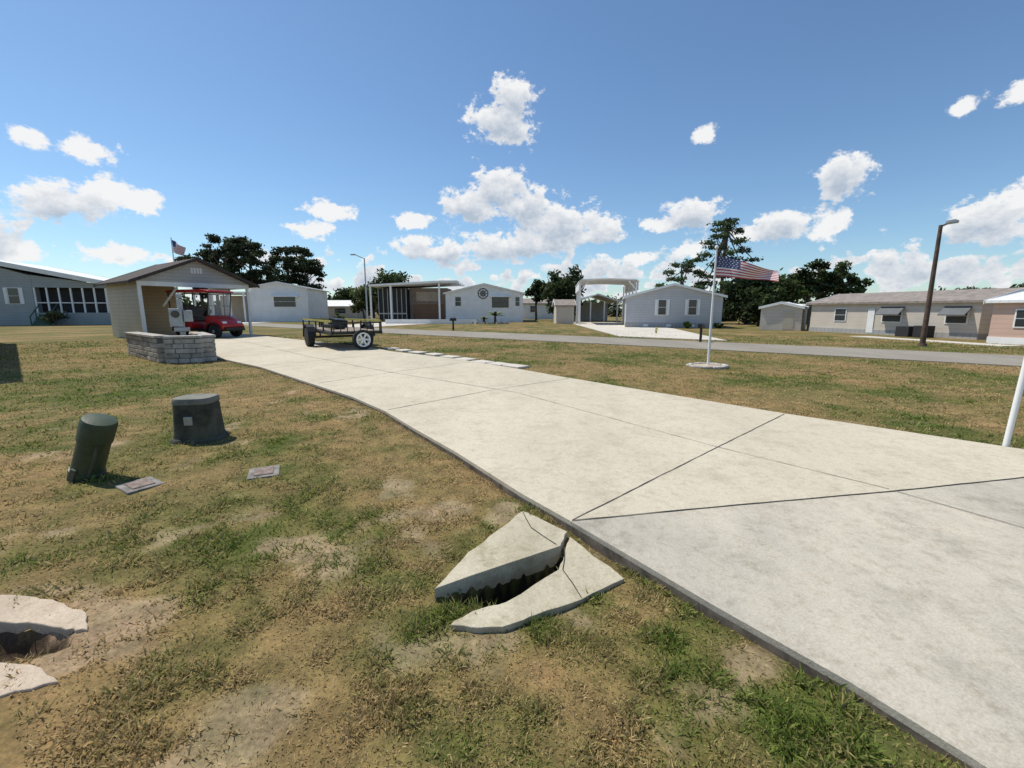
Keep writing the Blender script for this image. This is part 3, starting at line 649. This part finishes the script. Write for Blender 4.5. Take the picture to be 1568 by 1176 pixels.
def tree(name,loc,cl,th,tr_,n,size,base,limbs=8):
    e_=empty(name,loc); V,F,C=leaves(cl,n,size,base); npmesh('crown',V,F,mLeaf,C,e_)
    m=MB(); top=Vector((rng.normal()*.2,0,th)); m.cyl((0,0,-.1),tuple(top*.55),tr_,tr_*.7,9); m.cyl(tuple(top*.55),tuple(top),tr_*.7,tr_*.35,9)
    for i in range(min(limbs,len(cl))):
        c=cl[(i*3)%len(cl)]; h_=th*rng.uniform(.5,.95); m.cyl(tuple(top*(h_/th)),c[:3],tr_*.35,tr_*.08,6)
    m.obj('trunk_and_limbs',mBark,e_,0,True); return e_
OAK=(.07,.10,.035); PINE=(.06,.082,.038); LIGHT=(.11,.15,.045)
for (px_,top,w) in((-48.5,11.8,4.0),(-44,13.2,4.8),(-40.5,12.2,4.0),(-36,12.0,4.4),(-51,10.6,3.2),(-38.5,10.4,3.6),(-33.6,10,3.0)):
    cl=[]
    for i in range(30):
        z_=top-rng.random()**1.3*6.0-.8; sp_=w*.9*(1-abs((top-2.9-z_)/6.4)); t=rng.random()*6.28; q_=rng.random()**.5
        cl.append((math.cos(t)*sp_*q_,math.sin(t)*sp_*q_,z_,rng.uniform(.6,1.15),rng.uniform(.6,1.15),rng.uniform(.35,.65)))
    tree('pine_tree',(px_,72+rng.normal()*2,0),cl,top-1,.28,4600,.2,PINE,16)
tree('oak_tree',(-22,80,0),crown(26,0,0,5,4.8,4,3.3),5,.3,4200,.28,OAK)
tree('oak_tree',(-27.5,88,0),crown(20,0,0,4,4.2,4,2.6),4,.3,2600,.28,LIGHT)
tree('oak_tree',(-34,92,0),crown(20,0,0,3.6,4.2,4,2.4),4,.3,2600,.28,OAK)
tree('broadleaf_tree',(-20.6,62,0),crown(14,0,0,2.6,1.8,1.8,1.9),2.5,.15,1800,.2,(.12,.13,.045))
tree('magnolia_tree',(6.9,62,0),crown(30,0,0,4.5,3.2,2.8,3.6,(.26,.4)),6,.25,5600,.22,OAK)
tree('oak_tree',(3.6,66,0),crown(14,0,0,4.2,1.6,1.6,1.6),4,.2,1500,.25,OAK)
cl=[]
for i in range(36):
    z_=11.1-i*.24; sp_=.4+3.4*min(1,(i+1)/14)*(.5+.6*rng.random()); t=i*2.4; cl.append((math.cos(t)*sp_*.75,math.sin(t)*sp_*.75,z_,rng.uniform(.6,1.2),rng.uniform(.5,.9),rng.uniform(.2,.38)))
tree('pine_tree',(23.4,50,0),cl,10.9,.24,5200,.14,(.085,.125,.05),34)
cl=[]
for i in range(18):
    z_=7.0-i*.3; t=i*2.4; sp_=.4+2.1*min(1,(i+1)/8); cl.append((math.cos(t)*sp_,math.sin(t)*sp_,z_,.8,.8,.32))
tree('pine_tree',(19.8,52,0),cl,6.8,.18,2400,.15,(.085,.125,.05),14)
tree('oak_tree',(25.5,48,0),crown(22,0,0,3.2,2.8,2.5,2.9),4,.3,4000,.22,OAK)
tree('oak_tree',(29,50,0),crown(26,0,0,3.3,3.4,2.5,2.6),4,.3,4200,.22,LIGHT)
tree('oak_tree',(33.2,50,0),crown(34,0,0,4.6,3.3,2.5,2.5,(.16,.28)),5.5,.3,3800,.2,OAK,14)
tree('oak_tree',(37.2,51,0),crown(34,0,0,4.4,3.4,2.5,2.9,(.16,.28)),5.5,.3,3800,.2,OAK,14)
tree('oak_tree',(23.5,42,0),crown(14,0,0,1.6,1.6,1.6,1.5),2,.2,1800,.18,OAK)
tree('oak_tree',(62,52,0),crown(20,0,0,3.5,3,2.5,1.8),4,.3,2400,.22,OAK)
tree('oak_tree',(53,50,0),crown(14,0,0,3.1,2.4,2.5,1.4),4,.3,1500,.22,OAK)
cl=[]
for xx in np.arange(-170,200,3.2):
    hgt=2.6+2.4*float(fbm(np.array([xx*.07]),np.array([3.]),1,4)[0])*1.6
    cl.append((xx,105+rng.normal()*4,hgt*.55,3.2,3,hgt*.55)); cl.append((xx+1.5,102,hgt*.3,3,2,hgt*.35))
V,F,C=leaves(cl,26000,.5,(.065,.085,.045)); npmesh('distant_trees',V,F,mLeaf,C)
cl=[(xx,62+rng.normal()*1.5,1.1,2.3,2,1.4+rng.random()) for xx in np.arange(20,60,1.8)]
V,F,C=leaves(cl,9000,.3,OAK); npmesh('hedge_row',V,F,mLeaf,C)
def shrub(name,loc,r_,h_,base,n=500):
    e_=empty(name,loc); V,F,C=leaves(crown(8,0,0,h_*.5,r_,r_,h_*.5,(.4,.6)),n,.12,base); npmesh('leaves',V,F,mLeaf,C,e_)
    m=MB(); [m.cyl((0,0,0),(rng.normal()*r_*.3,rng.normal()*r_*.3,h_*.7),.03,.01,5) for _ in range(4)]; m.obj('stems',mBark,e_)
shrub('flowering_shrub',(-45.0,43.6,0),.9,1.5,(.16,.18,.08)); shrub('shrub',(-22.6,57.6,0),.7,1.2,LIGHT)
for xx in(14.6,17.2): shrub('shrub',(xx,36.8,0),.35,.5,LIGHT,200)
def palm(loc,h_,L,n=14):
    e_=empty('sago_palm',loc); MB().cyl((0,0,0),(0,0,h_),.16,.12,8).obj('trunk',mBark,e_,0,True); m=MB()
    for i in range(n):
        t=i*2.4; el=R(65-45*(i/n)); prev=None
        for k in range(7):
            u=k/6; rr_=L*u*math.cos(el*(1-.5*u)); zz=h_+L*math.sin(el)*u-L*.55*u*u; wv=.16*math.sin(math.pi*min(1,u+.12))+.01
            c_=Vector((rr_*math.cos(t),rr_*math.sin(t),zz)); sd=Vector((-math.sin(t),math.cos(t),0))*wv
            cur=(c_+sd-Vector((0,0,wv*.5)),c_,c_-sd-Vector((0,0,wv*.5)))
            if prev: m.add([*prev,*cur],[(0,1,4,3),(1,2,5,4)])
            prev=cur
    m.obj('fronds',mat('frond',(.10,.15,.05),.6,.3,3),e_)
palm((-1.9,50,0),.9,1.5); palm((-3.2,50.5,0),.5,.9,10)
m=MB()
for i in range(12):
    t=2*math.pi*i/12; m.box((-2.4+1.9*math.cos(t),49.8+1.*math.sin(t),.08),(.7,.3,.22),(0,0,t+1.57))
m.obj('planter_edging',mStone)
fh=empty('fire_hydrant',(9.3,28.4,0),0,.6); MB().lathe((0,0,0),[(.14,0),(.14,.06),(.1,.08),(.1,.5),(.13,.52),(.12,.6),(.05,.68),(.03,.72)],14).obj('barrel',mat('hydrant_yellow',(.55,.42,.05),.5),fh,0,True)
m=MB(); m.cyl((-.2,0,.4),(.2,0,.4),.05); m.cyl((0,-.18,.4),(0,0,.4),.06); m.obj('nozzles',White,fh)

# ------------------------------------------------------------------ sun + sky
az=R(-62); el=R(60)
sd=Vector((math.sin(az)*math.cos(el),math.cos(az)*math.cos(el),math.sin(el)))
L=bpy.data.lights.new('sun','SUN'); L.energy=4.6; L.angle=R(.53); L.color=(1,.95,.85)
so=bpy.data.objects.new('sun',L); link(so); so.rotation_euler=sd.to_track_quat('Z','Y').to_euler()
w=bpy.data.worlds.new('World'); sc.world=w; w.use_nodes=True; nt=w.node_tree; N=nt.nodes; K_=nt.links
N.clear()
out=N.new('ShaderNodeOutputWorld'); sky=N.new('ShaderNodeTexSky'); sky.sky_type='NISHITA'; sky.sun_disc=False
sky.sun_elevation=el; sky.sun_rotation=az; sky.air_density=1.0; sky.dust_density=.3; sky.ozone_density=1.5
tint=N.new('ShaderNodeMix'); tint.data_type='RGBA'; tint.blend_type='MULTIPLY'; tint.inputs[0].default_value=1; tint.inputs[7].default_value=(.88,1.05,1.16,1)
K_.new(sky.outputs[0],tint.inputs[6])
bg=N.new('ShaderNodeBackground'); bg.inputs[1].default_value=.112; K_.new(tint.outputs[2],bg.inputs[0])
def Mt(op,a,b=None,c=None,clamp=False):
    n_=N.new('ShaderNodeMath'); n_.operation=op; n_.use_clamp=clamp
    for i,v in enumerate((a,b,c)):
        if v is None: continue
        if isinstance(v,(int,float)): n_.inputs[i].default_value=v
        else: K_.new(v,n_.inputs[i])
    return n_.outputs[0]
tc=N.new('ShaderNodeTexCoord'); sx=N.new('ShaderNodeSeparateXYZ'); K_.new(tc.outputs['Generated'],sx.inputs[0])
AZ=Mt('MULTIPLY',Mt('ARCTAN2',sx.outputs[0],sx.outputs[1]),57.2958); EL=Mt('MULTIPLY',Mt('ARCSINE',sx.outputs[2]),57.2958)
blobs=[(.2,23.4,3.1,2.6),(-2.4,21.4,3.4,2.3),(-.2,20.8,3.0,2.4),(-1.5,14.2,4.0,3.0),(-5.2,12.4,3.8,2.2),(1.3,12.6,4.0,2.4),(6.0,10.2,5.4,3.1),(10.6,9.6,3.4,2.2),(-2,8.1,5.4,1.9),(-11.7,7.5,3,1.7),(-8.1,7.2,2.4,1.9),(3,8.3,6.5,2),
(-44,9.5,4.4,1.9),(21.4,10.9,3.4,2.0),(35.6,13,2.8,2.1),(30.7,8.9,3.3,1.9),(46.4,7.5,3.8,2.0),
(-21.6,11.3,3,1.2),(-23.8,9,2.8,1.1),(-12.4,10.6,2.2,1.2),(-45.6,14.2,1.5,1.0),(-42,13.9,2.4,1.1),(-41.0,10.8,2.0,1.5),(-38.9,10.1,2.2,1.3),
(21.9,18.8,1.5,1.0),(43.2,16.8,1.0,.8),(46.8,17.2,1.6,.9),(18.6,10.0,2.8,1.1),(27.7,8.2,2.8,1.3),(34.5,8.6,2,2.0),(48.2,8.6,1.8,2.0),(15.8,6,2.4,1.1),(-47.7,4.9,2.8,1.3),(-41.1,5.2,3,1.1),(21.7,7.1,2,1.2),
(-75,13,8,3),(80,14,7,3),(170,15,9,4)]
def field(dEl,bl):
    e_=Mt('ADD',EL,dEl) if dEl else EL; cur=None
    for (a,b,ra,rb) in bl:
        u=Mt('MULTIPLY_ADD',AZ,1/ra,-a/ra); v=Mt('MULTIPLY_ADD',e_,1/rb,-b/rb)
        d=Mt('MULTIPLY_ADD',u,u,Mt('MULTIPLY',v,v)); 
        cur=d if cur is None else Mt('MINIMUM',cur,d)
    return Mt('SUBTRACT',1.0,Mt('SQRT',cur))
def nz(scale,det,ro,off=0.):
    mp=N.new('ShaderNodeMapping'); mp.inputs['Location'].default_value=(0,0,off); mp.inputs['Scale'].default_value=(1,1,1.35); K_.new(tc.outputs['Generated'],mp.inputs[0])
    n_=N.new('ShaderNodeTexNoise'); n_.inputs['Scale'].default_value=scale; n_.inputs['Detail'].default_value=det; n_.inputs['Roughness'].default_value=ro; K_.new(mp.outputs[0],n_.inputs['Vector']); return n_.outputs['Fac']
bn=Mt('MULTIPLY_ADD',nz(13,2,.5),6.0,-3.0); ew=Mt('SUBTRACT',1.0,Mt('ABSOLUTE',Mt('MULTIPLY_ADD',EL,1/4.2,-3.4/4.2))); band=Mt('ADD',Mt('MINIMUM',bn,.4),Mt('MULTIPLY_ADD',ew,.8,-.6))
def dens(dEl,off,bl):
    f_=Mt('MAXIMUM',field(dEl,bl),band)
    q_=Mt('MULTIPLY_ADD',nz(26,7,.66,off),2.8,-1.38)
    return Mt('ADD',Mt('MAXIMUM',f_,-1.5),q_)
d0=dens(0,0.0,blobs); d1=dens(1.1,.02,blobs[:17])
mr=N.new('ShaderNodeMapRange'); mr.interpolation_type='SMOOTHSTEP'; mr.inputs[1].default_value=-.02; mr.inputs[2].default_value=.38; K_.new(d0,mr.inputs[0])
up=Mt('GREATER_THAN',EL,.2); alpha=Mt('MULTIPLY',Mt('MULTIPLY',mr.outputs[0],.97),up)
sh=N.new('ShaderNodeMapRange'); sh.inputs[1].default_value=-.1; sh.inputs[2].default_value=1.1; K_.new(d1,sh.inputs[0])
ccol=N.new('ShaderNodeValToRGB'); ccol.color_ramp.elements[0].color=(1,1,1,1); ccol.color_ramp.elements[1].color=(.50,.58,.69,1); K_.new(sh.outputs[0],ccol.inputs['Fac'])
cb=N.new('ShaderNodeBackground'); cb.inputs[1].default_value=.92; K_.new(ccol.outputs[0],cb.inputs[0])
mx=N.new('ShaderNodeMixShader'); K_.new(alpha,mx.inputs[0]); K_.new(bg.outputs[0],mx.inputs[1]); K_.new(cb.outputs[0],mx.inputs[2]); K_.new(mx.outputs[0],out.inputs[0])

# ------------------------------------------------------------------ camera
cam=bpy.data.cameras.new('camera'); co=bpy.data.objects.new('camera',cam); link(co)
co.location=(0,0,1.5); co.rotation_euler=(R(90-9.57),0,0); cam.sensor_width=36; cam.lens=15.38; cam.clip_start=.05; cam.clip_end=6000
sc.camera=co
sc.view_settings.view_transform='Standard'; sc.view_settings.look='None'; sc.view_settings.exposure=0
